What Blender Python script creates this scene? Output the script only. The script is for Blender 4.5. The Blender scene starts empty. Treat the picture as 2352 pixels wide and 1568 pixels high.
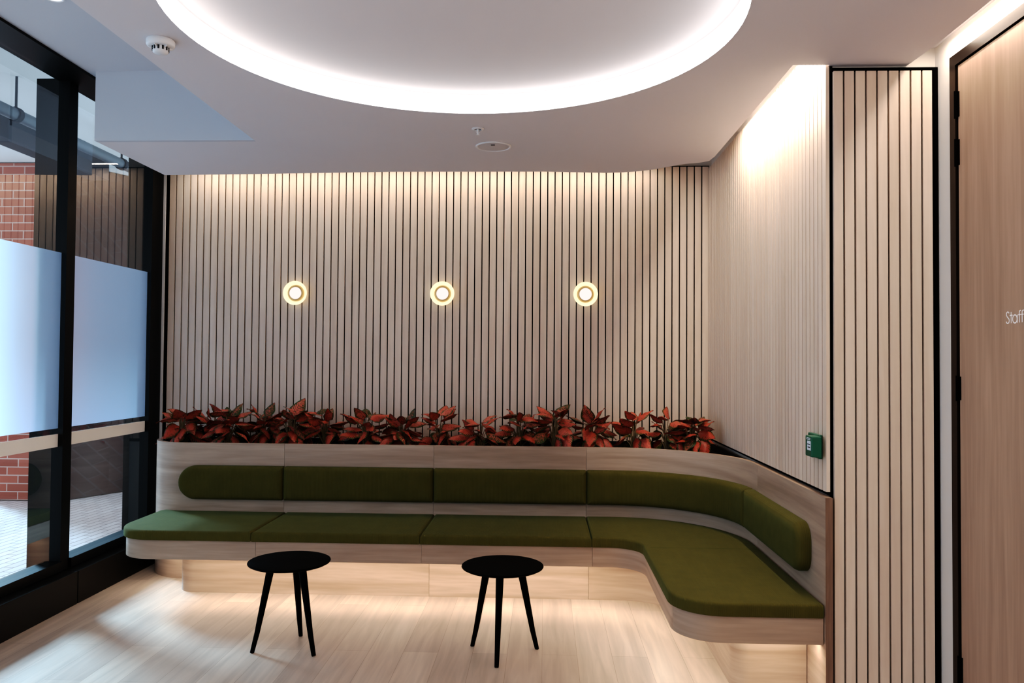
import bpy, bmesh, math, random
from mathutils import Vector, Matrix
PI = math.pi
C = bpy.context.scene.collection
random.seed(7)

# ------------------------------------------------------------------ helpers
def link(name, me, mat, parent=None):
    o = bpy.data.objects.new(name, me)
    C.objects.link(o)
    if mat is not None:
        me.materials.append(mat)
    if parent is not None:
        o.parent = parent
    return o

def obj(name, bm, mat, parent=None, smooth=None):
    me = bpy.data.meshes.new(name)
    bmesh.ops.recalc_face_normals(bm, faces=bm.faces)
    bm.to_mesh(me); bm.free()
    if smooth is not None:
        for p in me.polygons:
            p.use_smooth = True
        me.set_sharp_from_angle(angle=math.radians(smooth))
    return link(name, me, mat, parent)

def tag(o, label=None, cat=None, group=None, kind=None):
    if label: o['label'] = label
    if cat: o['category'] = cat
    if group: o['group'] = group
    if kind: o['kind'] = kind
    return o

def thing(name, label, cat, loc=(0, 0, 0), group=None):
    o = bpy.data.objects.new(name, None)
    o.empty_display_size = .1
    C.objects.link(o)
    o.location = loc
    return tag(o, label, cat, group)

def box(bm, x0, x1, y0, y1, z0, z1, bev=0):
    r = bmesh.ops.create_cube(bm, size=1)
    vs = r['verts']
    for v in vs:
        v.co = Vector((x0 + (v.co.x + .5) * (x1 - x0), y0 + (v.co.y + .5) * (y1 - y0), z0 + (v.co.z + .5) * (z1 - z0)))
    if bev:
        es = list({e for v in vs for e in v.link_edges})
        bmesh.ops.bevel(bm, geom=es, offset=bev, segments=2, profile=.5, affect='EDGES')
    return vs

def boxes(*bs):
    bm = bmesh.new()
    for b in bs: box(bm, *b)
    return bm

def prism(bm, pts, z0, z1):
    vs = [bm.verts.new((x, y, z0)) for x, y in pts]
    f = bm.faces.new(vs)
    r = bmesh.ops.extrude_face_region(bm, geom=[f])
    top = [v for v in r['geom'] if isinstance(v, bmesh.types.BMVert)]
    for v in top: v.co.z = z1
    bmesh.ops.recalc_face_normals(bm, faces=bm.faces)
    return top

def plate_with_hole(name, outline, hole, z0, z1, mat, parent=None):
    cu = bpy.data.curves.new(name, 'CURVE')
    cu.dimensions = '2D'; cu.fill_mode = 'BOTH'; cu.extrude = (z1 - z0) / 2
    for pts in ([outline] + ([hole] if hole else [])):
        sp = cu.splines.new('POLY'); sp.points.add(len(pts) - 1)
        for p, (x, y) in zip(sp.points, pts): p.co = (x, y, 0, 1)
        sp.use_cyclic_u = True
    t = bpy.data.objects.new(name + '_tmp', cu); C.objects.link(t)
    dg = bpy.context.evaluated_depsgraph_get()
    me = bpy.data.meshes.new_from_object(t.evaluated_get(dg))
    bpy.data.objects.remove(t); bpy.data.curves.remove(cu)
    me.name = name
    for v in me.vertices: v.co.z += (z0 + z1) / 2
    me.materials.clear()
    return link(name, me, mat, parent)

def lathe(bm, prof, n=40, M=None):
    """prof: list of (r, z); spun about z."""
    rings = []
    for r, z in prof:
        if r < 1e-6:
            rings.append([bm.verts.new((0, 0, z))])
        else:
            rings.append([bm.verts.new((r * math.cos(2 * PI * k / n), r * math.sin(2 * PI * k / n), z)) for k in range(n)])
    for a, b in zip(rings, rings[1:]):
        for k in range(n):
            k2 = (k + 1) % n
            if len(a) == 1 and len(b) == 1: continue
            if len(a) == 1: bm.faces.new((a[0], b[k], b[k2]))
            elif len(b) == 1: bm.faces.new((a[k], a[k2], b[0]))
            else: bm.faces.new((a[k], a[k2], b[k2], b[k]))
    vs = [v for r in rings for v in r]
    if M is not None:
        for v in vs: v.co = M @ v.co
    return vs

def tube(bm, pts, rad, n=10, caps=True):
    pts = [Vector(p) for p in pts]
    if not isinstance(rad, (list, tuple)): rad = [rad] * len(pts)
    rings = []
    up = Vector((0, 0, 1))
    for i, p in enumerate(pts):
        d = (pts[min(i + 1, len(pts) - 1)] - pts[max(i - 1, 0)]).normalized()
        a = d.cross(up)
        if a.length < 1e-3: a = d.cross(Vector((1, 0, 0)))
        a.normalize(); b = d.cross(a).normalized()
        rings.append([bm.verts.new(p + rad[i] * (math.cos(2 * PI * k / n) * a + math.sin(2 * PI * k / n) * b)) for k in range(n)])
    for A, B in zip(rings, rings[1:]):
        for k in range(n):
            bm.faces.new((A[k], A[(k + 1) % n], B[(k + 1) % n], B[k]))
    if caps:
        bm.faces.new(rings[0]); bm.faces.new(rings[-1])

class Path:
    """plan polyline with arc length; normal() points to the right of travel"""
    def __init__(s, pts):
        s.p = [Vector(q) for q in pts]
        s.L = [0]
        for a, b in zip(s.p, s.p[1:]): s.L.append(s.L[-1] + (b - a).length)
    def at(s, t):
        t = max(0, min(s.L[-1], t))
        for i in range(len(s.L) - 1):
            if t <= s.L[i + 1] + 1e-9:
                w = (t - s.L[i]) / max(1e-9, s.L[i + 1] - s.L[i])
                return s.p[i].lerp(s.p[i + 1], w)
        return s.p[-1].copy()
    def nor(s, t):
        d = (s.at(t + .015) - s.at(t - .015)).normalized()
        return Vector((d.y, -d.x))
    def find(s, f):
        """arc length where f(point) first turns true"""
        n = 4000
        for i in range(n + 1):
            t = s.L[-1] * i / n
            if f(s.at(t)): return t
        return s.L[-1]
    def samples(s, a, b, step=.06):
        out = [a] + [l for l in s.L if a + 1e-4 < l < b - 1e-4] + [b]
        res = []
        for u, v in zip(out, out[1:]):
            n = max(1, int((v - u) / step))
            res += [u + (v - u) * k / n for k in range(n)]
        return res + [b]
    def pts(s, a, b, off=0):
        return [s.at(t) + s.nor(t) * off for t in s.samples(a, b)]

def arc(cx, cy, r, a0, a1, n=14, ry=None):
    ry = ry or r
    return [(cx + r * math.cos(math.radians(a0 + (a1 - a0) * k / n)), cy + ry * math.sin(math.radians(a0 + (a1 - a0) * k / n))) for k in range(n + 1)]

def sweep_panel(bm, path, a, b, z0, z1, thick, off=0):
    """vertical board following the path: front face at offset off, going back by thick"""
    F = path.pts(a, b, off); B = path.pts(a, b, off - thick)
    g = [[bm.verts.new((p.x, p.y, z)) for p in P] for P, z in ((F, z0), (F, z1), (B, z1), (B, z0))]
    n = len(F)
    for i in range(n - 1):
        for r in range(4):
            A, D = g[r], g[(r + 1) % 4]
            bm.faces.new((A[i], A[i + 1], D[i + 1], D[i]))
    bm.faces.new([g[r][0] for r in range(4)]); bm.faces.new([g[r][n - 1] for r in range(4)])

# ------------------------------------------------------------------ materials
def mat(name):
    m = bpy.data.materials.new(name); m.use_nodes = True
    nt = m.node_tree
    b = nt.nodes['Principled BSDF']
    return m, nt, b

def N(nt, t, **kw):
    n = nt.nodes.new(t)
    for k, v in kw.items(): setattr(n, k, v)
    return n

def srgb(r, g, b):
    f = lambda c: (c / 255 / 12.92) if c / 255 <= .04045 else ((c / 255 + .055) / 1.055) ** 2.4
    return (f(r), f(g), f(b), 1)

def plain(name, col, rough=.5, metal=0, spec=.5, emit=None, estr=0):
    m, nt, b = mat(name)
    b.inputs['Base Color'].default_value = col
    b.inputs['Roughness'].default_value = rough
    b.inputs['Metallic'].default_value = metal
    b.inputs['Specular IOR Level'].default_value = spec
    if emit:
        b.inputs['Emission Color'].default_value = emit
        b.inputs['Emission Strength'].default_value = estr
    return m

def paint(name, col, rough=.7, bump=.02, scale=180):
    m, nt, b = mat(name)
    b.inputs['Roughness'].default_value = rough
    b.inputs['Specular IOR Level'].default_value = .25
    tc = N(nt, 'ShaderNodeTexCoord'); no = N(nt, 'ShaderNodeTexNoise')
    no.inputs['Scale'].default_value = 1.3; no.inputs['Detail'].default_value = 3
    mx = N(nt, 'ShaderNodeMix', data_type='RGBA')
    mx.inputs[6].default_value = col
    mx.inputs[7].default_value = tuple(c * .94 for c in col[:3]) + (1,)
    nt.links.new(tc.outputs['Object'], no.inputs['Vector'])
    nt.links.new(no.outputs['Fac'], mx.inputs[0])
    nt.links.new(mx.outputs[2], b.inputs['Base Color'])
    n2 = N(nt, 'ShaderNodeTexNoise'); n2.inputs['Scale'].default_value = scale
    bp = N(nt, 'ShaderNodeBump'); bp.inputs['Strength'].default_value = bump; bp.inputs['Distance'].default_value = .002
    nt.links.new(tc.outputs['Object'], n2.inputs['Vector'])
    nt.links.new(n2.outputs['Fac'], bp.inputs['Height']); nt.links.new(bp.outputs['Normal'], b.inputs['Normal'])
    return m

def wood(name, light, dark, scale, rough=.5, island=.0, objvar=.0, contrast=(.35, .7), warp=1.2, spec=.35, streak=.25):
    m, nt, b = mat(name)
    b.inputs['Roughness'].default_value = rough
    b.inputs['Specular IOR Level'].default_value = spec
    tc = N(nt, 'ShaderNodeTexCoord'); mp = N(nt, 'ShaderNodeMapping')
    mp.inputs['Scale'].default_value = scale
    oi = N(nt, 'ShaderNodeObjectInfo'); ge = N(nt, 'ShaderNodeNewGeometry')
    ad = N(nt, 'ShaderNodeVectorMath', operation='MULTIPLY_ADD')
    cb = N(nt, 'ShaderNodeCombineXYZ')
    nt.links.new(oi.outputs['Random'], cb.inputs[0]); nt.links.new(ge.outputs['Random Per Island'], cb.inputs[1]); nt.links.new(ge.outputs['Random Per Island'], cb.inputs[2])
    ad.inputs[1].default_value = (37, 23, 41)
    nt.links.new(cb.outputs[0], ad.inputs[0])
    nt.links.new(tc.outputs['Object'], mp.inputs['Vector'])
    nt.links.new(mp.outputs[0], ad.inputs[2])
    n1 = N(nt, 'ShaderNodeTexNoise'); n1.inputs['Scale'].default_value = 1; n1.inputs['Detail'].default_value = 5; n1.inputs['Distortion'].default_value = warp
    n2 = N(nt, 'ShaderNodeTexNoise'); n2.inputs['Scale'].default_value = 7; n2.inputs['Detail'].default_value = 3
    nt.links.new(ad.outputs[0], n1.inputs['Vector']); nt.links.new(ad.outputs[0], n2.inputs['Vector'])
    rp = N(nt, 'ShaderNodeMapRange'); rp.inputs['From Min'].default_value = contrast[0]; rp.inputs['From Max'].default_value = contrast[1]
    nt.links.new(n1.outputs['Fac'], rp.inputs['Value'])
    mx = N(nt, 'ShaderNodeMix', data_type='RGBA'); mx.inputs[6].default_value = light; mx.inputs[7].default_value = dark
    nt.links.new(rp.outputs[0], mx.inputs[0])
    m2 = N(nt, 'ShaderNodeMix', data_type='RGBA'); m2.blend_type = 'MULTIPLY'
    r2 = N(nt, 'ShaderNodeMapRange'); r2.inputs['From Min'].default_value = .3; r2.inputs['From Max'].default_value = .7
    r2.inputs['To Min'].default_value = 1 - streak; r2.inputs['To Max'].default_value = 1
    nt.links.new(n2.outputs['Fac'], r2.inputs['Value'])
    m2.inputs[0].default_value = 1
    nt.links.new(mx.outputs[2], m2.inputs[6]); nt.links.new(r2.outputs[0], m2.inputs[7])
    hs = N(nt, 'ShaderNodeHueSaturation')
    mr = N(nt, 'ShaderNodeMath', operation='MULTIPLY_ADD'); mr.inputs[1].default_value = island; mr.inputs[2].default_value = 1 - island / 2
    nt.links.new(ge.outputs['Random Per Island'], mr.inputs[0])
    mo = N(nt, 'ShaderNodeMath', operation='MULTIPLY_ADD'); mo.inputs[1].default_value = objvar
    nt.links.new(oi.outputs['Random'], mo.inputs[0]); nt.links.new(mr.outputs[0], mo.inputs[2])
    nt.links.new(mo.outputs[0], hs.inputs['Value'])
    nt.links.new(m2.outputs[2], hs.inputs['Color'])
    nt.links.new(hs.outputs[0], b.inputs['Base Color'])
    return m

M_ceiling = paint('ceiling_paint', srgb(226, 220, 222), .8)
M_bulk = paint('shaded_ceiling_paint', srgb(204, 204, 210), .8)  # ceiling paint darkened and cooled, so the dimmer bluish light sits in the colour
M_wall = paint('wall_paint', srgb(222, 215, 208), .75)
M_slat = wood('birch_slat', srgb(222, 202, 186), srgb(208, 186, 168), (9, 9, .8), .42, island=.07, streak=.05, contrast=(.35, .75))
M_bench = wood('bench_laminate', srgb(182, 158, 140), srgb(158, 133, 115), (.55, .55, 9), .45, objvar=.08, contrast=(.35, .68), streak=.16)
M_end = wood('bench_edge', srgb(140, 112, 96), srgb(122, 95, 80), (14, 14, 1), .45)
M_doorwood = wood('door_veneer', srgb(182, 151, 130), srgb(160, 130, 111), (11, 11, .55), .4, contrast=(.3, .75), streak=.12)
M_black = plain('black_felt', srgb(5, 4, 4), .95, spec=.03)
M_blackmetal = plain('black_aluminium', srgb(7, 9, 10), .45, metal=.0, spec=.16)
M_sill = plain('sill_metal', srgb(14, 12, 10), .45, spec=.2)
M_bronze = plain('dark_bronze', srgb(46, 36, 30), .3, metal=.85)
M_table = plain('black_lacquer', srgb(3, 3, 3), .6, spec=.04)
M_white = plain('white_plastic', srgb(228, 226, 228), .4)
M_dark = plain('dark_slot', srgb(12, 12, 16), .7)
M_soil = plain('dark_soil', srgb(14, 11, 9), .95, spec=.1)
M_tray = plain('planter_black', srgb(10, 10, 10), .6, spec=.2)
M_green = plain('green_plastic', srgb(8, 88, 66), .3)
M_label = plain('white_label', srgb(215, 220, 230), .5)
M_letter = plain('white_vinyl', srgb(240, 232, 230), .5, emit=(1, .95, .93, 1), estr=.12)  # vinyl with a faint added glow; the lettering is no lamp
M_concrete = paint('soffit_concrete', srgb(226, 230, 230), .85, .1, 40)
M_beam = plain('painted_beam', srgb(58, 58, 62), .8, spec=.1)
M_pipe = plain('galvanised_pipe', srgb(82, 88, 94), .5, metal=.2)
M_brass = plain('bulb_lit_brass', srgb(250, 222, 160), .38, metal=.35, emit=(1, .90, .64, 1), estr=.85)  # emission stands in for the bulb's light bouncing off the brass dish
M_stripe = plain('white_vinyl_band', srgb(252, 246, 240), .6)
M_grille = plain('grille_white', srgb(205, 199, 200), .6)

def emission(name, col, s):
    m = bpy.data.materials.new(name); m.use_nodes = True
    nt = m.node_tree; nt.nodes.clear()
    e = N(nt, 'ShaderNodeEmission'); o = N(nt, 'ShaderNodeOutputMaterial')
    e.inputs['Color'].default_value = col; e.inputs['Strength'].default_value = s
    nt.links.new(e.outputs[0], o.inputs[0])
    return m
def ring_mat():
    m = emission('led_diffuser', (1, .96, .94, 1), 8)
    nt = m.node_tree; e = [n for n in nt.nodes if n.type == 'EMISSION'][0]
    tc = N(nt, 'ShaderNodeTexCoord'); sp = N(nt, 'ShaderNodeSeparateXYZ')
    mr = N(nt, 'ShaderNodeMapRange'); mr.inputs['From Min'].default_value = ZC_ + .004; mr.inputs['From Max'].default_value = ZC_ + .1
    mr.inputs['To Min'].default_value = 1; mr.inputs['To Max'].default_value = 0
    pw = N(nt, 'ShaderNodeMath', operation='POWER'); pw.inputs[1].default_value = 2
    ma = N(nt, 'ShaderNodeMath', operation='MULTIPLY_ADD'); ma.inputs[1].default_value = 8; ma.inputs[2].default_value = 1.9
    nt.links.new(tc.outputs['Object'], sp.inputs[0]); nt.links.new(sp.outputs[2], mr.inputs['Value']); nt.links.new(mr.outputs[0], pw.inputs[0])
    nt.links.new(pw.outputs[0], ma.inputs[0]); nt.links.new(ma.outputs[0], e.inputs['Strength'])
    return m
ZC_ = 2.80
M_ring = ring_mat()
M_bulb = emission('bulb_glow', (1, .86, .82, 1), 1.1)
M_bulbring = plain('lamp_collar_brass', srgb(214, 180, 130), .35, metal=.3)
M_down = emission('downlight_glow', (.93, .96, 1, 1), 3)

# floor: vinyl oak boards running away from the camera
def floor_mat():
    m, nt, b = mat('oak_vinyl_floor')
    tc = N(nt, 'ShaderNodeTexCoord')
    mp = N(nt, 'ShaderNodeMapping'); mp.inputs['Rotation'].default_value = (0, 0, PI / 2)
    nt.links.new(tc.outputs['Object'], mp.inputs['Vector'])
    br = N(nt, 'ShaderNodeTexBrick')
    br.offset = .37; br.offset_frequency = 2; br.squash = 1
    br.inputs['Scale'].default_value = 1
    br.inputs['Brick Width'].default_value = 1.22; br.inputs['Row Height'].default_value = .178
    br.inputs['Mortar Size'].default_value = .0012; br.inputs['Mortar Smooth'].default_value = .2; br.inputs['Bias'].default_value = 0
    br.inputs['Color1'].default_value = srgb(204, 184, 166); br.inputs['Color2'].default_value = srgb(184, 164, 148)
    br.inputs['Mortar'].default_value = srgb(160, 140, 122)
    nt.links.new(mp.outputs[0], br.inputs['Vector'])
    m2 = N(nt, 'ShaderNodeMapping'); m2.inputs['Scale'].default_value = (22, 1.6, 1)
    nt.links.new(tc.outputs['Object'], m2.inputs['Vector'])
    no = N(nt, 'ShaderNodeTexNoise'); no.inputs['Scale'].default_value = 1; no.inputs['Detail'].default_value = 6; no.inputs['Distortion'].default_value = .8
    nt.links.new(m2.outputs[0], no.inputs['Vector'])
    r = N(nt, 'ShaderNodeMapRange'); r.inputs['From Min'].default_value = .3; r.inputs['From Max'].default_value = .7; r.inputs['To Min'].default_value = .8; r.inputs['To Max'].default_value = 1.08
    nt.links.new(no.outputs['Fac'], r.inputs['Value'])
    mx = N(nt, 'ShaderNodeMix', data_type='RGBA'); mx.blend_type = 'MULTIPLY'; mx.inputs[0].default_value = 1
    nt.links.new(br.outputs['Color'], mx.inputs[6]); nt.links.new(r.outputs[0], mx.inputs[7])
    nt.links.new(mx.outputs[2], b.inputs['Base Color'])
    b.inputs['Roughness'].default_value = .42; b.inputs['Specular IOR Level'].default_value = .4
    bp = N(nt, 'ShaderNodeBump'); bp.inputs['Strength'].default_value = .08; bp.inputs['Distance'].default_value = .002
    nt.links.new(no.outputs['Fac'], bp.inputs['Height']); nt.links.new(bp.outputs[0], b.inputs['Normal'])
    return m
M_floor = floor_mat()

def bricks(name, c1, c2, mortar, w, h, ms, rot=None, rough=.85):
    m, nt, b = mat(name)
    tc = N(nt, 'ShaderNodeTexCoord'); mp = N(nt, 'ShaderNodeMapping')
    if rot: mp.inputs['Rotation'].default_value = rot
    br = N(nt, 'ShaderNodeTexBrick'); br.inputs['Scale'].default_value = 1
    br.inputs['Brick Width'].default_value = w; br.inputs['Row Height'].default_value = h; br.inputs['Mortar Size'].default_value = ms
    br.inputs['Color1'].default_value = c1; br.inputs['Color2'].default_value = c2; br.inputs['Mortar'].default_value = mortar
    nt.links.new(tc.outputs['Object'], mp.inputs['Vector']); nt.links.new(mp.outputs[0], br.inputs['Vector'])
    nt.links.new(br.outputs['Color'], b.inputs['Base Color'])
    bp = N(nt, 'ShaderNodeBump'); bp.inputs['Strength'].default_value = .5; bp.inputs['Distance'].default_value = .01; bp.invert = True
    nt.links.new(br.outputs['Fac'], bp.inputs['Height']); nt.links.new(bp.outputs[0], b.inputs['Normal'])
    b.inputs['Roughness'].default_value = rough
    return m
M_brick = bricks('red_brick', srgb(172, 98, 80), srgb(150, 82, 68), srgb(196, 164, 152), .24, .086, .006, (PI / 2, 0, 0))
M_brick2 = bricks('shaded_brick', srgb(58, 34, 30), srgb(48, 28, 26), srgb(60, 46, 44), .24, .086, .006, (PI / 2, 0, math.radians(-63)))  # same red brick as the front; the side's shade is in the darker colours
M_paving = bricks('clay_pavers', srgb(192, 172, 166), srgb(206, 190, 186), srgb(128, 112, 110), .23, .08, .005, (0, 0, math.radians(93)))

def glass_mat():
    m = bpy.data.materials.new('window_glass'); m.use_nodes = True
    nt = m.node_tree; nt.nodes.clear()
    o = N(nt, 'ShaderNodeOutputMaterial'); mx = N(nt, 'ShaderNodeMixShader')
    t = N(nt, 'ShaderNodeBsdfTransparent'); g = N(nt, 'ShaderNodeBsdfGlossy')
    t.inputs['Color'].default_value = (.86, .93, .95, 1); g.inputs['Roughness'].default_value = .0
    lw = N(nt, 'ShaderNodeLayerWeight'); lw.inputs['Blend'].default_value = .5
    p = N(nt, 'ShaderNodeMath', operation='POWER'); p.inputs[1].default_value = 4
    a = N(nt, 'ShaderNodeMath', operation='MULTIPLY_ADD'); a.inputs[1].default_value = .8; a.inputs[2].default_value = .17
    nt.links.new(lw.outputs['Facing'], p.inputs[0]); nt.links.new(p.outputs[0], a.inputs[0]); nt.links.new(a.outputs[0], mx.inputs[0])
    nt.links.new(t.outputs[0], mx.inputs[1]); nt.links.new(g.outputs[0], mx.inputs[2]); nt.links.new(mx.outputs[0], o.inputs[0])
    return m
M_glass = glass_mat()

def frost_mat():
    m = bpy.data.materials.new('frosted_film'); m.use_nodes = True
    nt = m.node_tree; nt.nodes.clear()
    o = N(nt, 'ShaderNodeOutputMaterial'); mx = N(nt, 'ShaderNodeMixShader'); mx.inputs[0].default_value = .07
    m2 = N(nt, 'ShaderNodeMixShader'); m2.inputs[0].default_value = .62
    t = N(nt, 'ShaderNodeBsdfTranslucent'); d = N(nt, 'ShaderNodeBsdfDiffuse'); rf = N(nt, 'ShaderNodeBsdfRefraction')
    rf.inputs['IOR'].default_value = 1.06; rf.inputs['Roughness'].default_value = .75; rf.inputs['Color'].default_value = (.80, .92, 1, 1)
    t.inputs['Color'].default_value = (.56, .68, .90, 1); d.inputs['Color'].default_value = (.75, .82, .9, 1)
    nt.links.new(t.outputs[0], m2.inputs[1]); nt.links.new(rf.outputs[0], m2.inputs[2])
    nt.links.new(m2.outputs[0], mx.inputs[1]); nt.links.new(d.outputs[0], mx.inputs[2]); nt.links.new(mx.outputs[0], o.inputs[0])
    return m
M_frost = frost_mat()

def fabric():
    m, nt, b = mat('green_ribbed_fabric')
    tc = N(nt, 'ShaderNodeTexCoord')
    no = N(nt, 'ShaderNodeTexNoise'); no.inputs['Scale'].default_value = 14; no.inputs['Detail'].default_value = 4
    nt.links.new(tc.outputs['Object'], no.inputs['Vector'])
    mx = N(nt, 'ShaderNodeMix', data_type='RGBA'); mx.inputs[6].default_value = srgb(74, 69, 32); mx.inputs[7].default_value = srgb(88, 81, 40)
    nt.links.new(no.outputs['Fac'], mx.inputs[0]); nt.links.new(mx.outputs[2], b.inputs['Base Color'])
    b.inputs['Roughness'].default_value = .9; b.inputs['Specular IOR Level'].default_value = .12
    b.inputs['Sheen Weight'].default_value = .24; b.inputs['Sheen Roughness'].default_value = .35; b.inputs['Sheen Tint'].default_value = srgb(130, 165, 125)
    wv = N(nt, 'ShaderNodeTexWave'); wv.inputs['Scale'].default_value = 36; wv.bands_direction = 'X'; wv.inputs['Distortion'].default_value = .6
    nt.links.new(tc.outputs['Object'], wv.inputs['Vector'])
    bp = N(nt, 'ShaderNodeBump'); bp.inputs['Strength'].default_value = .25; bp.inputs['Distance'].default_value = .003
    nt.links.new(wv.outputs['Fac'], bp.inputs['Height']); nt.links.new(bp.outputs[0], b.inputs['Normal'])
    return m
M_fabric = fabric()
M_seam = plain('dark_green_seam', srgb(52, 64, 24), .95, spec=.1)

def leaf_mat():
    m, nt, b = mat('red_green_leaf')
    uv = N(nt, 'ShaderNodeUVMap'); sp = N(nt, 'ShaderNodeSeparateXYZ')
    nt.links.new(uv.outputs[0], sp.inputs[0])
    ge = N(nt, 'ShaderNodeNewGeometry'); tc = N(nt, 'ShaderNodeTexCoord')
    # distance from the midrib 0..1
    ab = N(nt, 'ShaderNodeMath', operation='ABSOLUTE')
    ma = N(nt, 'ShaderNodeMath', operation='MULTIPLY_ADD'); ma.inputs[1].default_value = 2; ma.inputs[2].default_value = -1
    nt.links.new(sp.outputs[0], ma.inputs[0]); nt.links.new(ma.outputs[0], ab.inputs[0])
    # slanted side veins: sin(v*k - |u|*k2)
    v1 = N(nt, 'ShaderNodeMath', operation='MULTIPLY_ADD'); v1.inputs[1].default_value = 62
    v2 = N(nt, 'ShaderNodeMath', operation='MULTIPLY'); v2.inputs[1].default_value = -20
    nt.links.new(ab.outputs[0], v2.inputs[0]); nt.links.new(sp.outputs[1], v1.inputs[0]); nt.links.new(v2.outputs[0], v1.inputs[2])
    sn = N(nt, 'ShaderNodeMath', operation='SINE'); nt.links.new(v1.outputs[0], sn.inputs[0])
    no = N(nt, 'ShaderNodeTexNoise'); no.inputs['Scale'].default_value = 75; no.inputs['Detail'].default_value = 4
    nt.links.new(tc.outputs['Object'], no.inputs['Vector'])
    # green amount = edge^4 + veins + noise + per-leaf bias
    e4 = N(nt, 'ShaderNodeMath', operation='POWER'); e4.inputs[1].default_value = 4; nt.links.new(ab.outputs[0], e4.inputs[0])
    s1 = N(nt, 'ShaderNodeMath', operation='MULTIPLY_ADD'); s1.inputs[1].default_value = .24; nt.links.new(sn.outputs[0], s1.inputs[0]); nt.links.new(e4.outputs[0], s1.inputs[2])
    s2 = N(nt, 'ShaderNodeMath', operation='MULTIPLY_ADD'); s2.inputs[1].default_value = 1.5; nt.links.new(no.outputs['Fac'], s2.inputs[0]); nt.links.new(s1.outputs[0], s2.inputs[2])
    pw = N(nt, 'ShaderNodeMath', operation='POWER'); pw.inputs[1].default_value = 5; nt.links.new(ge.outputs['Random Per Island'], pw.inputs[0])
    s3 = N(nt, 'ShaderNodeMath', operation='MULTIPLY_ADD'); s3.inputs[1].default_value = .8; nt.links.new(pw.outputs[0], s3.inputs[0]); nt.links.new(s2.outputs[0], s3.inputs[2])
    mr = N(nt, 'ShaderNodeMapRange'); mr.inputs['From Min'].default_value = .80; mr.inputs['From Max'].default_value = 1.35
    nt.links.new(s3.outputs[0], mr.inputs['Value'])
    cr = N(nt, 'ShaderNodeMix', data_type='RGBA'); cr.inputs[6].default_value = srgb(172, 66, 48); cr.inputs[7].default_value = srgb(208, 110, 94)
    nt.links.new(ge.outputs['Random Per Island'], cr.inputs[0])
    mx = N(nt, 'ShaderNodeMix', data_type='RGBA'); mx.inputs[7].default_value = srgb(50, 64, 26)
    nt.links.new(mr.outputs[0], mx.inputs[0]); nt.links.new(cr.outputs[2], mx.inputs[6])
    nt.links.new(mx.outputs[2], b.inputs['Base Color'])
    b.inputs['Roughness'].default_value = .42; b.inputs['Specular IOR Level'].default_value = .35
    return m
M_leaf = leaf_mat()
M_stem = plain('pink_green_stem', srgb(112, 92, 60), .5)

# ------------------------------------------------------------------ setting
floor = obj('floor', boxes((-2.99, 1.82, -2.6, 6.15, -.1, 0)), M_floor); tag(floor, kind='structure')

ZC = 2.80
circ = [(-.345 + 1.1 * math.cos(2 * PI * k / 96), 3.06 + 1.1 * math.sin(2 * PI * k / 96)) for k in range(96)]
outline = [(-1.73, -2.6), (-1.73, 4.65), (-2.70, 4.65), (-2.70, 5.53), (-2.0, 5.50), (-1.06, 5.445), (0, 5.45), (.25, 5.475), (.42, 5.49), (.52, 5.48), (.60, 5.46), (.67, 5.43),
           (.74, 5.39), (.79, 5.35), (.84, 5.31), (.88, 5.27), (.93, 5.24), (1.0, 5.22), (1.06, 5.17), (1.072, 5.06), (1.08, 3.5), (1.236, 3.5), (1.236, 3.56), (1.574, 3.56), (1.59, 3.3), (1.59, -2.6)]
ceiling = plate_with_hole('ceiling', outline, circ, ZC, ZC + .1, M_ceiling); tag(ceiling, kind='structure')
bm = bmesh.new()
prism(bm, [(-.345 + 1.16 * math.cos(2 * PI * k / 96), 3.06 + 1.16 * math.sin(2 * PI * k / 96)) for k in range(96)], ZC + .1002, ZC + .12)
obj('ceiling_tray', bm, M_ceiling, ceiling)
obj('upper_slab', boxes((-3.0, 1.83, -2.6, 6.15, 3.22, 3.3)), M_bulk, ceiling)
obj('bulkhead_face', boxes((-2.7005, -1.73, 4.642, 4.67, ZC - .0005, 3.22), (-1.75, -1.73, -2.6, 4.65, ZC + .1, 3.22), (-2.7005, -2.68, 4.65, 5.53, ZC + .1, 3.22)), M_bulk, ceiling)
obj('slot_roof', boxes((1.57, 1.73, -2.6, 3.56, 2.878, 2.9)), M_ceiling, ceiling)
obj('slot_end', boxes((1.57, 1.73, 3.545, 3.56, 2.80, 2.9)), M_wall, ceiling)

# back wall with its slats
def slats(bm, n, a0, pitch, w, face, thick, z0, z1, axis):
    for k in range(n):
        a = a0 + k * pitch
        if axis == 'x': box(bm, a, a + w, face, face + thick, z0, z1)
        elif axis == 'y': box(bm, face, face + thick, a, a + w, z0, z1)
wall_back = obj('wall_back', boxes((-3.0, 1.45, 6.03, 6.15, 0, 3.3)), M_wall); tag(wall_back, kind='structure')
obj('felt_backing', boxes((-2.915, 1.232, 6.014, 6.03, .86, 2.972)), M_black, wall_back)
bm = bmesh.new(); slats(bm, 75, -2.887, 4.122 / 75, 4.122 / 75 - .0088, 6.0, .0145, .885, 2.966, 'x')
obj('slat_panel', bm, M_slat, wall_back)
obj('edge_trim', boxes((-2.914, -2.889, 5.999, 6.014, .86, 2.972)), M_black, wall_back)
obj('reveal_strip', boxes((-2.955, -2.9145, 5.99, 6.03, 0, 3.22)), M_white, wall_back)
obj('top_trim', boxes((-2.914, 1.229, 6.002, 6.014, 2.967, 2.973)), M_black, wall_back)

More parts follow.
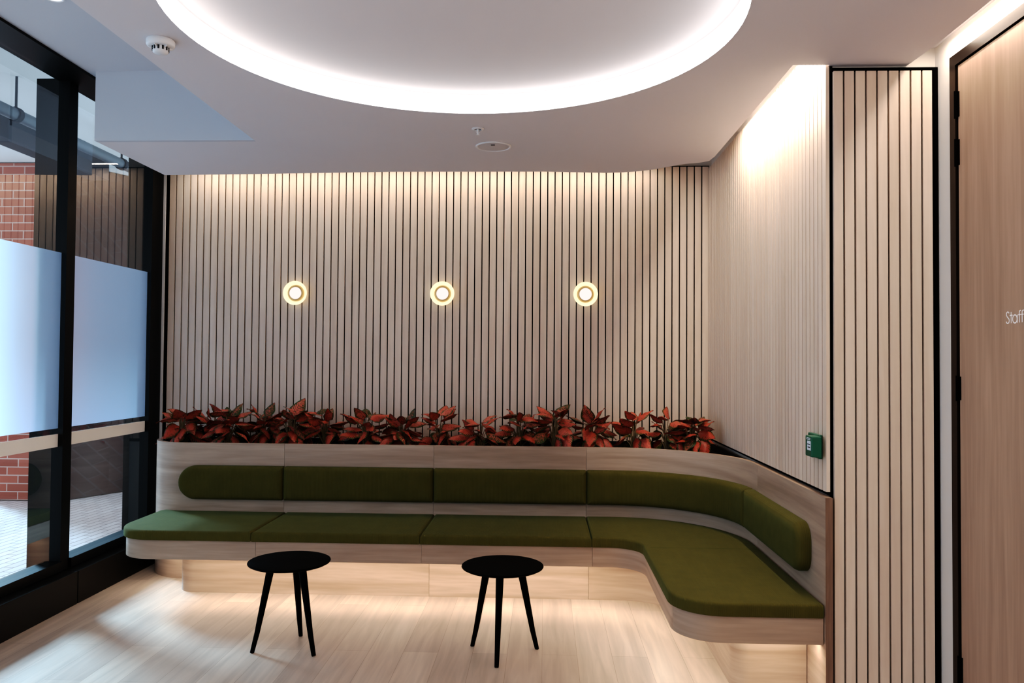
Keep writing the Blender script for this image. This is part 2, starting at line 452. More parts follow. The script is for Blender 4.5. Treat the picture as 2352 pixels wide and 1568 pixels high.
# right wall
wall_right = obj('wall_right', boxes((1.255, 1.40, 3.60, 6.03, 0, 3.3)), M_wall); tag(wall_right, kind='structure')
obj('felt_backing', boxes((1.2405, 1.255, 3.514, 6.014, .925, 2.952)), M_black, wall_right)
bm = bmesh.new(); slats(bm, 46, 3.512, 2.487 / 46, 2.487 / 46 - .0085, 1.225, .0155, .942, 2.95, 'y')
obj('slat_panel', bm, M_slat, wall_right)

# short return wall facing the camera, clad in slats
wall_return = obj('wall_return', boxes((1.256, 1.83, 3.522, 3.60, 0, 3.3)), M_wall); tag(wall_return, kind='structure')
obj('felt_backing', boxes((1.241, 1.695, 3.512, 3.522, 0, 2.785)), M_black, wall_return)
bm = bmesh.new(); slats(bm, 9, 1.2545, .0475, .0395, 3.497, .0145, 0, 2.772, 'x')
obj('slat_panel', bm, M_slat, wall_return)
obj('edge_trim', boxes((1.6825, 1.6975, 3.494, 3.512, 0, 2.785)), M_black, wall_return)
obj('top_trim', boxes((1.2425, 1.6825, 3.494, 3.5115, 2.7735, 2.785)), M_black, wall_return)

# wall with the staff door
XD = 1.70
wall_door = obj('wall_door', boxes((XD, XD + .12, 3.39, 3.522, 0, 3.22), (XD, XD + .12, 2.33, 3.39, 2.78, 3.22), (XD, XD + .12, -2.6, 2.33, 0, 3.22)), M_wall); tag(wall_door, kind='structure')
wall_rear = obj('wall_rear', boxes((-3.0, 1.82, -2.72, -2.6, 0, 3.3)), M_wall); tag(wall_rear, kind='structure')

door = bpy.data.objects.new('door_1', None); C.objects.link(door); door.location = (XD, 2.865, 0)
tag(door, 'flush wood veneer staff door in a dark metal frame', None, kind='structure')
def child_at(root, o):
    o.parent = root
    o.matrix_parent_inverse = Matrix.Translation(root.location).inverted()
    return o
child_at(door, obj('door_leaf', boxes((XD + .004, XD + .05, 2.385, 3.338, .006, 2.732)), M_doorwood))
bm = boxes((XD - .004, XD + .1, 3.348, 3.392, 0, 2.738), (XD - .004, XD + .1, 2.326, 2.376, 0, 2.738), (XD - .004, XD + .1, 2.326, 3.392, 2.738, 2.784))
child_at(door, obj('door_frame', bm, M_bronze))
child_at(door, obj('gap_shadow', boxes((XD + .052, XD + .09, 2.38, 3.346, 0, 2.737)), M_black))
for z0, z1 in ((2.515, 2.628), (2.315, 2.428), (1.348, 1.452), (.20, .312)):
    bm = bmesh.new()
    tube(bm, [(XD - .004, 3.343, z0), (XD - .004, 3.343, z1)], .0065, 12)
    box(bm, XD + .001, XD + .0045, 3.328, 3.343, z0 + .004, z1 - .004)
    child_at(door, obj('hinge', bm, M_black))
# lettering: Staff
def stroke(bm, pts, w=.0042):
    """flat ribbon letter stroke in the door plane; pts in (u right, v up)"""
    P = [Vector((u, v)) for u, v in pts]
    L = []; Rr = []
    for i, p in enumerate(P):
        d = (P[min(i + 1, len(P) - 1)] - P[max(i - 1, 0)]).normalized(); n = Vector((-d.y, d.x)) * w / 2
        L.append(p + n); Rr.append(p - n)
    X = XD + .0025
    f = lambda q: bm.verts.new((X, 3.008 - q.x, 1.650 + q.y))
    a = [f(q) for q in L]; b = [f(q) for q in Rr]
    for i in range(len(P) - 1): bm.faces.new((a[i], a[i + 1], b[i + 1], b[i]))
bm = bmesh.new()
S = [(.0225, .0345)] + arc(.013, .033, .0085, 15, 215, 12) + [(.011, .0245), (.0165, .0185)] + arc(.0125, .0105, .0095, 35, -165, 12)[0:]
S = arc(.0125, .0335, .0085, 20, 205, 12) + [(.0085, .0245), (.0165, .0185)] + arc(.0118, .0098, .0098, 30, -165, 12)
stroke(bm, S)
stroke(bm, [(.0335, 0), (.0335, .041)]); stroke(bm, [(.0245, .0285), (.0425, .0285)])
stroke(bm, [(.0565 + .0135 * math.cos(t * PI / 12), .0142 + .0148 * math.sin(t * PI / 12)) for t in range(25)])
stroke(bm, [(.0715, 0), (.0715, .029)])
for u in (.0835, .1005):
    stroke(bm, [(u, 0), (u, .036)] + arc(u + .0065, .0365, .0065, 180, 60, 6)); stroke(bm, [(u - .006, .0285), (u + .0085, .0285)])
child_at(door, obj('sign_lettering', bm, M_letter))

# ------------------------------------------------------------------ window wall
XG = -2.965
def win(name, y0, y1):
    w = bpy.data.objects.new(name, None); C.objects.link(w); w.location = (XG, (y0 + y1) / 2, 0)
    tag(w, kind='structure'); return w
w1 = win('window_1', -2.6, 4.8); w2 = win('window_2', 4.8, 5.98)
def wpart(w, name, bm, m): return child_at(w, obj(name, bm, m))
for w, a, b in ((w1, -2.6, 4.76), (w2, 4.85, 5.82)):
    bm = bmesh.new(); vs = [bm.verts.new(p) for p in ((XG, a, .24), (XG, b, .24), (XG, b, 3.2), (XG, a, 3.2))]; bm.faces.new(vs)
    wpart(w, 'glass_pane', bm, M_glass)
    bm = bmesh.new(); vs = [bm.verts.new(p) for p in ((XG + .004, a, 1.068), (XG + .004, b, 1.068), (XG + .004, b, 2.142), (XG + .004, a, 2.142))]; bm.faces.new(vs)
    wpart(w, 'frosted_film', bm, M_frost)
    bm = bmesh.new(); vs = [bm.verts.new(p) for p in ((XG + .005, a, .955), (XG + .005, b, .955), (XG + .005, b, 1.034), (XG + .005, a, 1.034))]; bm.faces.new(vs)
    wpart(w, 'vinyl_band', bm, M_stripe)
    wpart(w, 'bottom_rail', boxes((-3.03, -2.915, a, b, .205, .262)), M_blackmetal)
wpart(w1, 'header', boxes((-3.0, -2.76, -2.6, 4.76, 3.204, 3.22)), M_blackmetal)
wpart(w2, 'header', boxes((-3.0, -2.76, 4.76, 5.98, 3.204, 3.22)), M_blackmetal)
bm = boxes((-3.14, -2.93, 4.76, 4.85, 0, 3.22)); wpart(w1, 'mullion', bm, M_blackmetal)
bm = boxes((-3.12, -2.932, 5.82, 5.99, 0, 3.22)); wpart(w2, 'jamb', bm, M_blackmetal)
for i, (a, b) in enumerate(((-2.6, 4.783), (4.79, 5.99))):
    bm = bmesh.new(); box(bm, -3.0, -2.832, a, b, 0, .2, .004)
    s = obj('baseboard_left' if i == 0 else 'baseboard_left.001', bm, M_sill); tag(s, kind='structure')

# ------------------------------------------------------------------ outside
g = obj('ground', boxes((-16, -3.0, -8, 18, -.12, -.01)), M_paving); tag(g, kind='structure')
s = obj('ceiling_outside', boxes((-6.7, -3.0, -3, 14, 3.57, 3.9)), M_concrete); tag(s, kind='structure')
bw = thing('brick_building', 'red brick building corner seen through the windows across the paved walkway', 'building', (-5.05, 8.2, 0))
child_at(bw, obj('front_wall', boxes((-5.88, -5.05, 8.2, 8.45, 0, 3.56)), M_brick))
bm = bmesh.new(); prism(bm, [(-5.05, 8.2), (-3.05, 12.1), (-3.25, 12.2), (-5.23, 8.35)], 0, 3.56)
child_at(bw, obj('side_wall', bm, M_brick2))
bt = obj('concrete_beam', boxes((-4.8, -4.6, -3, 8.19, 3.37, 3.569)), M_beam)
tag(bt, 'dark painted beam under the outdoor soffit, seen through the upper glass', 'beam')
pr = thing('overhead_pipe', 'grey pipe hung on rods below the outdoor concrete soffit', 'pipe', (-3.9, 6, 3.28))
bm = bmesh.new(); tube(bm, [(-3.9, -2, 3.285), (-3.9, 8.15, 3.285)], .045, 16); child_at(pr, obj('pipe_run', bm, M_pipe, smooth=40))
for y in (3.6, 5.68, 7.15):
    bm = bmesh.new(); tube(bm, [(-3.9, y, 3.32), (-3.9, y, 3.57)], .009, 8); child_at(pr, obj('hanger_rod', bm, M_beam))
    bm = bmesh.new(); lathe(bm, [(.047, -.02), (.056, -.02), (.056, .02), (.047, .02)], 20, Matrix.Translation((-3.9, y, 3.285)) @ Matrix.Rotation(PI / 2, 4, 'X')); child_at(pr, obj('clamp', bm, M_beam))

# ------------------------------------------------------------------ bench
PB = Path([(-2.77, 5.985), (-2.77, 5.70)] + arc(-2.45, 5.70, .32, 180, 270, 14) + [(.46, 5.38)] + arc(.46, 4.63, .75, 90, 0, 24)[1:] + [(1.21, 3.482)])
PF = Path([(-2.60, 5.37), (-2.60, 4.96)] + arc(-2.38, 4.96, .22, 180, 270, 12) + [(.385, 4.74)] + arc(.385, 4.54, .20, 90, 0, 12)[1:] + [(.585, 3.70)] + arc(.785, 3.70, .20, 180, 270, 12)[1:] + [(1.207, 3.50)])
PP = Path([(-2.36, 5.37), (-2.36, 5.19)] + arc(-2.24, 5.19, .12, 180, 270, 8) + [(.47, 5.07)] + arc(.47, 4.665, .405, 90, 0, 14)[1:] + [(.875, 3.80)] + arc(.955, 3.80, .08, 180, 270, 8)[1:] + [(1.207, 3.72)])
bench = thing('corner_bench', 'fixed L-shaped pale wood corner bench with curved back panel and lit recessed plinth', 'bench', (-.7, 5.0, 0))
g_ = .0008
cutsB = [0] + [PB.find(lambda p, x=x: p.x > x and p.y < 5.6) for x in (-1.763, -.74, .289)] + [PB.find(lambda p: p.x > 1.2 and p.y < 4.57), PB.L[-1]]
for a, b in zip(cutsB, cutsB[1:]):
    bm = bmesh.new(); sweep_panel(bm, PB, a + g_, b - g_, 0, .922, .028)
    child_at(bench, obj('back_panel', bm, M_bench, smooth=30))
bm = boxes((1.2095, 1.2405, 3.4795, 3.4815, 0, .922)); child_at(bench, obj('end_edge', bm, M_end))
cutsF = [0] + [PF.find(lambda p, x=x: p.x > x and p.y < 5) for x in (-1.72, -.72, .292)] + [PF.find(lambda p: p.x > .5 and p.y < 3.66), PF.L[-1]]
for a, b in zip(cutsF, cutsF[1:]):
    bm = bmesh.new(); sweep_panel(bm, PF, a + g_, b - g_, .29, .405, .018)
    child_at(bench, obj('seat_fascia', bm, M_bench, smooth=30))
cutsP = [0] + [PP.find(lambda p, x=x: p.x > x and p.y < 5.2) for x in (-.72, .29)] + [PP.L[-1]]
for a, b in zip(cutsP, cutsP[1:]):
    bm = bmesh.new(); sweep_panel(bm, PP, a + g_, b - g_, 0, .294, .018)
    child_at(bench, obj('plinth_panel', bm, M_bench, smooth=30))
tb0 = PB.find(lambda p: p.x > -2.58)
bm = bmesh.new()
f_in = PF.pts(0, PF.L[-1], -.019); b_in = PB.pts(tb0, PB.L[-1] - .03, .001)
prism(bm, [(p.x, p.y) for p in f_in] + [(p.x, p.y) for p in reversed(b_in)], .296, .404)
child_at(bench, obj('seat_deck', bm, M_bench))

# seat cushions
def cushion_mesh(front, back, z0=.406, h=.058, bev=.02, ends_round=True):
    pts = [(p.x, p.y) for p in front] + [(p.x, p.y) for p in reversed(back)]
    out = []
    for p in pts:
        if not out or (Vector(p) - Vector(out[-1])).length > .004: out.append(p)
    bm = bmesh.new(); top = prism(bm, out, z0, z0 + h)
    te = [e for e in bm.edges if all(v.co.z > z0 + h - 1e-5 for v in e.verts)]
    bmesh.ops.bevel(bm, geom=te, offset=bev, segments=4, profile=.55, affect='EDGES', clamp_overlap=True)
    be = [e for e in bm.edges if all(v.co.z < z0 + 1e-5 for v in e.verts)]
    bmesh.ops.bevel(bm, geom=be, offset=.006, segments=2, profile=.5, affect='EDGES', clamp_overlap=True)
    return bm
PC = Path([(p.x, p.y) for p in PF.pts(0, PF.L[-1] - .006, .016)])
seamx = (-1.745, -.73, .288)
fc = [0] + [PC.find(lambda p, x=x: p.x > x and p.y < 5) for x in seamx]
bc = [PB.find(lambda p: p.x > -2.585)] + [PB.find(lambda p, x=x: p.x > x and p.y < 5.6) for x in seamx]
seat_labels = ['green seat cushion with rounded outer end by the window', 'green rectangular seat cushion behind the left black table',
               'green rectangular seat cushion behind the right black table']
for i in range(3):
    fr = PC.pts(fc[i] + (.0015 if i else 0), fc[i + 1] - .0015, 0); bk = PB.pts(bc[i] + (.0015 if i else 0), bc[i + 1] - .0015, .003)
    c = obj('seat_cushion', cushion_mesh(fr, bk), M_fabric, smooth=35)
    tag(c, seat_labels[i], 'cushion', 'green seat cushions on the bench')
ck = thing('seat_cushion', 'large L-shaped green seat cushion turning the bench corner', 'cushion', (.9, 4.4, .406), 'green seat cushions on the bench')
fr = PC.pts(fc[3] + .0015, PC.L[-1], 0); bk = PB.pts(bc[3] + .0015, PB.L[-1] - .012, .003)
child_at(ck, obj('cushion_pad', cushion_mesh(fr, bk), M_fabric, smooth=35))
child_at(ck, obj('stitched_seam', boxes((.60, 1.19, 4.499, 4.5015, .46, .4645)), M_seam))

# back cushions: rounded slabs hugging the panel
def back_cushion(a, b, z0, z1, rl, rr, T=.062, ex=.018):
    """a..b arc length range on PB; rl/rr corner radii of the left / right end"""
    zc, hz = (z0 + z1) / 2, (z1 - z0) / 2
    loops = []
    K = [(0, 0), (0, .55), (.006, .80), (.016, .94), (.030, 1.0), (.055, 1.035)]
    ns = max(6, int((b - a) / .045))
    for d, tf in K:
        zz = hz - d
        L, Rt = a + d, b - d
        r1 = max(.004, rl - d); r2 = max(.004, rr - d)
        r1 = min(r1, zz); r2 = min(r2, zz)
        top = []
        for k in range(9):
            t = PI - k * (PI / 2) / 8
            top.append((L + r1 + r1 * math.cos(t), zz - r1 + r1 * math.sin(t)))
        s0, s1 = L + r1, Rt - r2
        for k in range(1, ns): top.append((s0 + (s1 - s0) * k / ns, zz))
        for k in range(9):
            t = PI / 2 - k * (PI / 2) / 8
            top.append((Rt - r2 + r2 * math.cos(t), zz - r2 + r2 * math.sin(t)))
        loops.append((top, tf * T))
    bm = bmesh.new()
    rows = []
    def mk(s, z, o):
        p = PB.at(s) + PB.nor(s) * (o + .001)
        return bm.verts.new((p.x, p.y, zc + z))
    for top, o in loops:
        up = [mk(s, z, o) for s, z in top]; dn = [mk(s, -z, o) for s, z in top]
        rows.append((up, dn))
    for (u0, d0), (u1, d1) in zip(rows, rows[1:]):
        n = len(u0)
        for i in range(n - 1):
            bm.faces.new((u0[i], u0[i + 1], u1[i + 1], u1[i])); bm.faces.new((d0[i], d1[i], d1[i + 1], d0[i + 1]))
        bm.faces.new((u0[0], u1[0], d1[0], d0[0])); bm.faces.new((u0[-1], d0[-1], d1[-1], u1[-1]))
    u, d = rows[-1]
    for i in range(len(u) - 1): bm.faces.new((u[i], d[i], d[i + 1], u[i + 1]))
    bmesh.ops.remove_doubles(bm, verts=bm.verts, dist=1e-5)
    return bm
tb = [PB.find(lambda p: p.x > -2.478), PB.find(lambda p: p.x > -1.757 and p.y < 5.6), PB.find(lambda p: p.x > -.737 and p.y < 5.6), PB.find(lambda p: p.x > .289 and p.y < 5.6),
      PB.find(lambda p: p.x > 1 and p.y < 4.66), PB.find(lambda p: p.x > 1 and p.y < 3.66)]
bl = ['green backrest cushion with a half-round outer end by the window', 'straight green backrest cushion behind the left black table', 'straight green backrest cushion behind the right black table',
      'long curved green backrest cushion wrapping the bench corner', 'green backrest cushion with rounded end nearest the slatted column']
for i in range(5):
    bm = back_cushion(tb[i] + .001, tb[i + 1] - .001, .545, .772, .113 if i == 0 else .012, .085 if i == 4 else .012)
    c = obj('back_cushion', bm, M_fabric, smooth=60)
    tag(c, bl[i], 'cushion', 'green backrest cushions on the bench')

# ------------------------------------------------------------------ planter and plants
tr = thing('planter_trough', 'long black planter trough behind the wooden bench back', 'planter', (-.7, 5.7, .7))
ti = PB.pts(.02, PB.find(lambda p: p.x > 1.0 and p.y < 4.72), -.032)
poly = [(p.x, p.y) for p in ti] + [(1.222, ti[-1].y), (1.222, 5.985)]
bm = bmesh.new(); prism(bm, poly, .55, .868); child_at(tr, obj('soil', bm, M_soil))
bm = bmesh.new(); sweep_panel(bm, PB, .02, PB.find(lambda p: p.x > 1.0 and p.y < 4.72), .55, .912, .012, -.0295)
box(bm, -2.76, 1.222, 5.975, 5.995, .55, .905); box(bm, 1.208, 1.2235, 4.75, 5.975, .55, .918)
child_at(tr, obj('trough_rim', bm, M_tray))

def leaf(bm, uvl, base, az, el, L, Wd, droop, roll):
    """one pointed leaf; base point, azimuth, elevation, length, width"""
    nu, nv = 4, 8
    d = Vector((math.cos(az) * math.cos(el), math.sin(az) * math.cos(el), math.sin(el)))
    side = Vector((-math.sin(az), math.cos(az), 0))
    side = (Matrix.Rotation(roll, 3, d) @ side)
    p = Vector(base); g = []
    e = el
    step = L / nv
    for j in range(nv + 1):
        t = j / nv
        w = Wd * (math.sin(PI * min(1, t ** .72)) ** .8) * (1 - .25 * t) if 0 < t < 1 else 0.0008
        nrm = side.cross(d).normalized()
        row = []
        for i in range(nu + 1):
            u = i / nu * 2 - 1
            row.append((bm.verts.new(p + side * (u * w / 2) + nrm * (abs(u) * w * .18 + .004 * math.sin(9 * t + 3 * u))), (i / nu, t)))
        g.append(row)
        d = (Matrix.Rotation(-droop / nv, 3, Vector((-math.sin(az), math.cos(az), 0)) * -1) @ d).normalized()
        p = p + d * step
    for j in range(nv):
        for i in range(nu):
            q = (g[j][i], g[j][i + 1], g[j + 1][i + 1], g[j + 1][i])
            f = bm.faces.new([a[0] for a in q])
            for lp, a in zip(f.loops, q): lp[uvl].uv = a[1]

def plant(x, y, ztop, spread, n, seed, label):
    rnd = random.Random(seed)
    z0 = .86
    H = ztop + .025 - z0
    root = thing('leafy_plant', label, 'plant', (x, y, z0), 'red leafed plants in the trough')
    bl_, bs = bmesh.new(), bmesh.new()
    uvl = bl_.loops.layers.uv.new('UVMap')
    n = int(n * 1.75)
    for k in range(n):
        lv = k / (n - 1)                       # 0 low and outer .. 1 top
        az = k * 2.39996 + rnd.uniform(-.6, .6)
        h = H * (.24 + .40 * lv + rnd.uniform(-.10, .08))
        r = spread * (.27 - .18 * lv) * rnd.uniform(.4, 1.25)
        b0 = Vector((rnd.uniform(-.014, .014), rnd.uniform(-.014, .014), 0))
        b1 = Vector((math.cos(az) * r, math.sin(az) * r, h))
        mid = b0.lerp(b1, .5) + Vector((0, 0, h * .14))
        tube(bs, [b0, mid, b1], [.0045, .0036, .0026], 6)
        el = -.45 + 1.45 * lv + rnd.uniform(-.45, .35)
        L = rnd.uniform(.105, .165) * (.85 + .2 * spread / .3)
        reach = (H - h) / max(.2, math.sin(max(.25, el)))
        L = min(L, max(.09, reach))
        leaf(bl_, uvl, b1, az + rnd.uniform(-.5, .5), el, L, L * rnd.uniform(.60, .82), rnd.uniform(.3, 1.3), rnd.uniform(-.9, .9))
    me = obj('foliage', bl_, M_leaf, root, smooth=80)
    obj('stems', bs, M_stem, root, smooth=80)
    return root
plants = [  # x, y, top z, spread, leaves
 (-2.60, 5.66, 1.165, .27, 20, 'red leafy plant at the window end of the planter trough'),
 (-2.42, 5.74, 1.145, .24, 15, 'second red leafy plant from the window in the planter trough'),
 (-2.25, 5.62, 1.20, .27, 18, 'third red leafy plant from the window in the planter trough'),
 (-2.03, 5.72, 1.175, .26, 18, 'red leafy plant just left of the left wall lamp, beside the tallest one'),
 (-1.80, 5.64, 1.235, .29, 20, 'tallest red leafy plant, standing directly below the left wall lamp'),
 (-1.57, 5.70, 1.185, .27, 16, 'red leafy plant just right of the left wall lamp'),
 (-1.27, 5.66, 1.18, .29, 18, 'red leafy plant midway between the left and middle wall lamps'),
 (-1.00, 5.64, 1.14, .27, 18, 'red leafy plant just left of the middle wall lamp'),
 (-.74, 5.66, 1.195, .25, 13, 'red leafy plant directly below the middle wall lamp'),
 (-.45, 5.58, 1.15, .28, 13, 'red leafy plant just right of the middle wall lamp'),
 (-.17, 5.68, 1.195, .29, 17, 'red leafy plant midway between the middle and right wall lamps'),
 (.08, 5.66, 1.225, .28, 18, 'red leafy plant just left of the right wall lamp'),
 (.34, 5.66, 1.18, .28, 17, 'red leafy plant directly below the right wall lamp'),
 (.63, 5.62, 1.195, .27, 12, 'red leafy plant just right of the right wall lamp'),
 (.86, 5.60, 1.19, .25, 12, 'red leafy plant second from the right end of the planter trough'),
 (1.02, 5.52, 1.19, .30, 20, 'red leafy plant at the right end of the trough by the slatted corner'),
]
for i, (x, y, zt, sp, n, lab) in enumerate(plants):
    plant(x, y, zt, sp, n, 100 + i, lab)

# ------------------------------------------------------------------ wall lamps
def sconce(x, lab):
    r = thing('wall_lamp', lab, 'lamp', (x, 6.0, 2.002), 'round brass wall lamps on the slats')
    Mx = Matrix.Rotation(PI / 2, 4, 'X')      # local z -> -y (out of the wall)
    bm = bmesh.new(); lathe(bm, [(0, .0), (.060, .0), (.066, .002), (.080, .022), (.0895, .040), (.091, .041), (.0915, .038), (.082, .018), (.070, -.0005)], 48, Mx)
    obj('brass_dish', bm, M_brass, r, 50)
    bm = bmesh.new(); lathe(bm, [(.062, .002), (.064, .014), (.060, .024), (.050, .030), (.046, .030), (.046, .002)], 40, Mx); obj('lamp_collar', bm, M_bulbring, r, 50)
    bm = bmesh.new(); lathe(bm, [(.0455, .022), (.044, .032), (.036, .042), (.026, .047), (.013, .05), (0, .051)], 36, Mx); obj('frosted_bulb', bm, M_bulb, r, 60)
    return r
sconce(-1.89, 'round brass wall lamp nearest the window, leftmost of three')
sconce(-.768, 'round brass wall lamp in the middle of the three on the slats')
sconce(.309, 'round brass wall lamp nearest the right slatted corner')

# ------------------------------------------------------------------ ceiling fittings
ring = thing('ring_light', 'large round recessed ceiling light with glowing white rim', 'light', (-.345, 3.06, ZC))
bm = bmesh.new()
lathe(bm, [(1.098, ZC + .002), (1.098, ZC + .1), (1.099, ZC + .1), (1.099, ZC + .002)], 120, Matrix.Translation((-.345, 3.06, 0)))
child_at(ring, obj('glowing_rim', bm, M_ring, smooth=40))

sd = thing('smoke_detector', 'white smoke detector on the ceiling left of the ring light', 'smoke detector', (-1.575, 3.17, ZC))
bm = bmesh.new(); lathe(bm, [(0, 0), (.053, 0), (.055, -.004), (.055, -.021), (.051, -.027), (.045, -.029), (0, -.029)], 40); obj('detector_base', bm, M_white, sd, 40)
bm = bmesh.new(); lathe(bm, [(.030, -.029), (.032, -.04), (.029, -.051), (.022, -.056), (0, -.057)], 32); obj('sensor_dome', bm, M_white, sd, 40)
bm = bmesh.new(); lathe(bm, [(.0285, -.0295), (.0285, -.040)], 32)
for k in range(12):
    a = k * PI / 6
    vs = box(bm, .030, .0335, -.0035, .0035, -.0445, -.0295)
    for v in vs: v.co = Matrix.Rotation(a + .2, 3, 'Z') @ v.co
obj('vent_slots', bm, M_dark, sd)
for k in range(6):
    bm = bmesh.new(); vs = box(bm, .028, .046, -.002, .002, -.039, -.0285)
    for v in vs:
        if v.co.x > .04 and v.co.z < -.03: v.co.z = -.032
        v.co = Matrix.Rotation(k * PI / 3 + .46, 3, 'Z') @ v.co
    obj('dome_fin', bm, M_white, sd)

sp = thing('ceiling_sprinkler', 'small white fire sprinkler head hanging from the ceiling', 'sprinkler', (-.378, 4.43, ZC))
bm = bmesh.new(); lathe(bm, [(.012, 0), (.034, 0), (.035, -.003), (.026, -.007), (.021, -.007), (.02, -.0015), (.012, -.001)], 32); obj('escutcheon', bm, M_white, sp, 40)
bm = bmesh.new(); lathe(bm, [(0, -.0012), (.0205, -.0012), (.0205, -.0018), (0, -.0018)], 24); obj('dark_recess', bm, M_dark, sp)
bm = bmesh.new(); lathe(bm, [(.006, -.001), (.006, -.010), (.0035, -.014), (.0035, -.030), (.006, -.034), (0, -.034)], 14)
for s_ in (-1, 1): tube(bm, [(s_ * .009, 0, -.004), (s_ * .009, 0, -.018), (s_ * .003, 0, -.030)], .0016, 6)
lathe(bm, [(0, -.035), (.010, -.035), (.010, -.0365), (0, -.0365)], 16); obj('sprinkler_head', bm, M_white, sp, 40)

sk = thing('ceiling_speaker', 'round white speaker grille set flush in the ceiling', 'speaker', (-.314, 4.80, ZC))
bm = bmesh.new(); lathe(bm, [(.094, 0), (.1085, 0), (.109, -.003), (.105, -.0065), (.097, -.0065), (.094, -.003)], 48); obj('speaker_rim', bm, M_white, sk, 40)
bm = bmesh.new(); lathe(bm, [(.0945, -.003), (.07, -.0055), (.035, -.007), (0, -.0075)], 48); obj('grille', bm, M_grille, sk, 60)
bm = bmesh.new(); vs = box(bm, -.012, .012, -.060, -.052, -.009, -.0062); obj('grille_badge', bm, M_dark, sk)

dl = thing('downlight', 'small bright downlight in the raised ceiling strip beside the window', 'light', (-2.35, 3.67, 3.22))
bm = bmesh.new(); lathe(bm, [(.036, 0), (.050, 0), (.051, -.004), (.044, -.008), (.038, -.006), (.036, 0)], 32); obj('downlight_trim', bm, M_white, dl, 40)
bm = bmesh.new(); lathe(bm, [(.037, -.003), (.02, -.002), (0, -.002)], 32); obj('downlight_lens', bm, M_down, dl)

# ------------------------------------------------------------------ door release box
cp = thing('door_release', 'small green emergency door release box on the right slatted wall', 'call point', (1.225, 3.56, 1.137))
bm = bmesh.new(); box(bm, 1.207, 1.2245, 3.556, 3.70, 1.078, 1.184, .004); child_at(cp, obj('mounting_plate', bm, M_green))
bm = bmesh.new(); box(bm, 1.163, 1.207, 3.517, 3.60, 1.090, 1.180, .004); child_at(cp, obj('release_box', bm, M_green))
bm = bmesh.new(); box(bm, 1.1617, 1.1632, 3.527, 3.572, 1.118, 1.158); child_at(cp, obj('press_label', bm, M_label))
bm = boxes((1.1608, 1.1618, 3.532, 3.566, 1.142, 1.146), (1.1608, 1.1618, 3.532, 3.562, 1.129, 1.133)); child_at(cp, obj('label_print', bm, M_dark))
bm = boxes((1.1622, 1.1632, 3.533, 3.58, 1.169, 1.172), (1.1622, 1.1632, 3.533, 3.586, 1.163, 1.1655)); child_at(cp, obj('box_print', bm, M_label))

# ------------------------------------------------------------------ side tables
def side_table(cx, cy, feet, lab):
    t = thing('side_table', lab, 'table', (cx, cy, 0), 'round black side tables')
    bm = bmesh.new(); lathe(bm, [(0, .434), (.17, .434), (.196, .437), (.208, .443), (.2105, .447), (.2095, .451), (.206, .453), (0, .453)], 64); obj('tabletop', bm, M_table, t, 40)
    for fx, fy in feet:
        d = Vector((fx - cx, fy - cy, 0))
        bm = bmesh.new()
        tube(bm, [tuple(d * .5 + Vector((0, 0, .434))), tuple(d * .86 + Vector((0, 0, .10))), tuple(d * .985 + Vector((0, 0, .006))), tuple(d + Vector((0, 0, 0)))], [.0205, .0135, .0112, .0100], 16)
        obj('leg', bm, M_table, t, 40)
side_table(-1.318, 4.128, ((-1.481, 4.048), (-1.308, 4.31), (-1.153, 4.025)), 'round black three-legged side table nearer the window')
side_table(-.205, 4.11, ((-.368, 4.215), (-.222, 3.926), (-.025, 4.191)), 'round black three-legged side table nearer the bench corner')

# ------------------------------------------------------------------ lights
def area(name, loc, aim, sx, sy, energy, col, spread=180, along='X'):
    l = bpy.data.lights.new(name, 'AREA'); l.shape = 'RECTANGLE'; l.size = sx; l.size_y = sy; l.energy = energy; l.color = col
    l.spread = math.radians(spread)
    o = bpy.data.objects.new(name, l); C.objects.link(o); o.location = loc
    z = (Vector(loc) - Vector(aim)).normalized()
    x = Vector((1, 0, 0)) if along == 'X' else Vector((0, 1, 0)) if along == 'Y' else Vector(along)
    x = (x - z * x.dot(z)).normalized(); y = z.cross(x)
    o.rotation_euler = Matrix((x, y, z)).transposed().to_euler()
    return o
WARM = (1, .87, .72)
area('slot_light_back', (-.95, 5.86, 2.965), (-.95, 5.87, 2.7), 3.5, .03, 13, WARM)
area('slot_light_right', (1.135, 4.22, 2.95), (1.13, 4.22, 0), 1.4, .04, 28, WARM, along='Y')
area('slot_light_door', (1.63, 1.4, 2.86), (1.64, 1.4, 0), 4.0, .03, 20, WARM, along='Y')
area('bench_light_back', (-.95, 4.83, .285), (-.95, 4.91, 0), 2.7, .02, 9.5, WARM)
area('bench_light_corner', (.56, 4.70, .285), (.58, 4.72, 0), .34, .02, 1.0, WARM, along=(1, -1, 0))
area('bench_light_arm', (.66, 4.05, .285), (.68, 4.05, 0), 1.0, .02, 2.0, WARM, along='Y')
area('bench_light_end', (1.03, 3.57, .285), (1.03, 3.60, 0), .32, .02, 1.1, WARM)
area('bench_light_left', (-2.46, 5.2, .285), (-2.48, 5.2, 0), .25, .02, .8, WARM, along='Y')
area('fill_light', (-.4, -.6, 2.78), (-.4, -.6, 0), 2.0, 1.6, 34, (1, .94, .90))  # unseen fill lamp added overhead behind the camera to lift the room
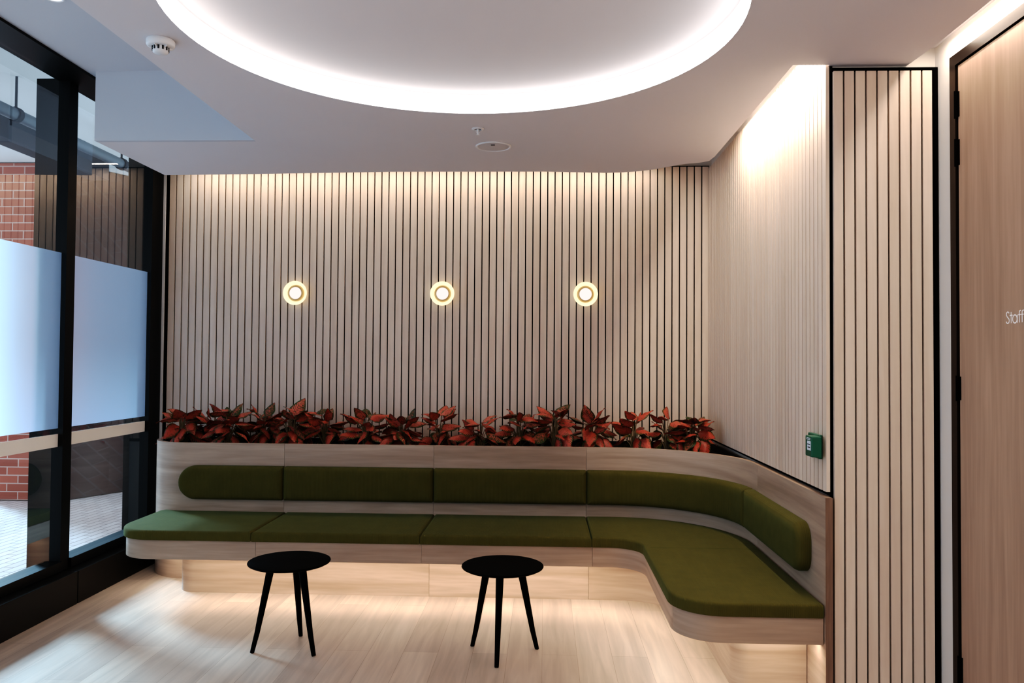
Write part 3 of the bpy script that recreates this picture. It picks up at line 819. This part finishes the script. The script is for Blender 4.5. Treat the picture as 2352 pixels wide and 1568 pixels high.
area('fill_light_right', (.9, 1.0, 2.78), (1.05, 3.9, .4), .6, .5, 9, (1, .92, .85))  # second added fill, aimed to brighten the bench arm, column and door side
sun = bpy.data.lights.new('daylight', 'SUN'); sun.energy = 11; sun.angle = math.radians(11); sun.color = (.46, .75, 1)
so = bpy.data.objects.new('daylight', sun); C.objects.link(so)
so.rotation_euler = Vector((1, -.8, -.68)).to_track_quat('-Z', 'Y').to_euler()

w = bpy.data.worlds.new('World'); bpy.context.scene.world = w; w.use_nodes = True
bg = w.node_tree.nodes['Background']; bg.inputs[0].default_value = (.66, .83, 1, 1); bg.inputs[1].default_value = 2.2

# ------------------------------------------------------------------ camera
cam = bpy.data.cameras.new('camera'); cam.sensor_width = 36; cam.lens = 36 * 1830 / 2352; cam.clip_start = .05
co = bpy.data.objects.new('camera', cam); C.objects.link(co)
YAW, PIT, ROL = (-0.04014, 0.02409, 0.00721)
cy_, sy_ = math.cos(YAW), math.sin(YAW); cp_, sp_ = math.cos(PIT), math.sin(PIT); cr_, sr_ = math.cos(ROL), math.sin(ROL)
A = Matrix(((1, 0, 0), (0, 0, -1), (0, 1, 0)))
Ry = Matrix(((cy_, 0, -sy_), (0, 1, 0), (sy_, 0, cy_))); Rx = Matrix(((1, 0, 0), (0, cp_, sp_), (0, -sp_, cp_))); Rz = Matrix(((cr_, -sr_, 0), (sr_, cr_, 0), (0, 0, 1)))
Mw = Rz @ Rx @ Ry @ A
rot = Matrix((Mw[0], -Mw[1], -Mw[2])).transposed()
co.matrix_world = Matrix.Translation((0, 0, 1.5)) @ rot.to_4x4()
bpy.context.scene.camera = co

vs_ = bpy.context.scene.view_settings
vs_.view_transform = 'Standard'; vs_.look = 'None'; vs_.exposure = 0; vs_.gamma = 1
# phone-like tone curve: slightly crushed shadows, lifted mid tones
vs_.use_curve_mapping = True
cm = vs_.curve_mapping
cv = cm.curves[3]
for x_, y_ in ((.03, .014), (.09, .072), (.17, .178), (.32, .375), (.55, .60)):
    cv.points.new(x_, y_)
cm.update()
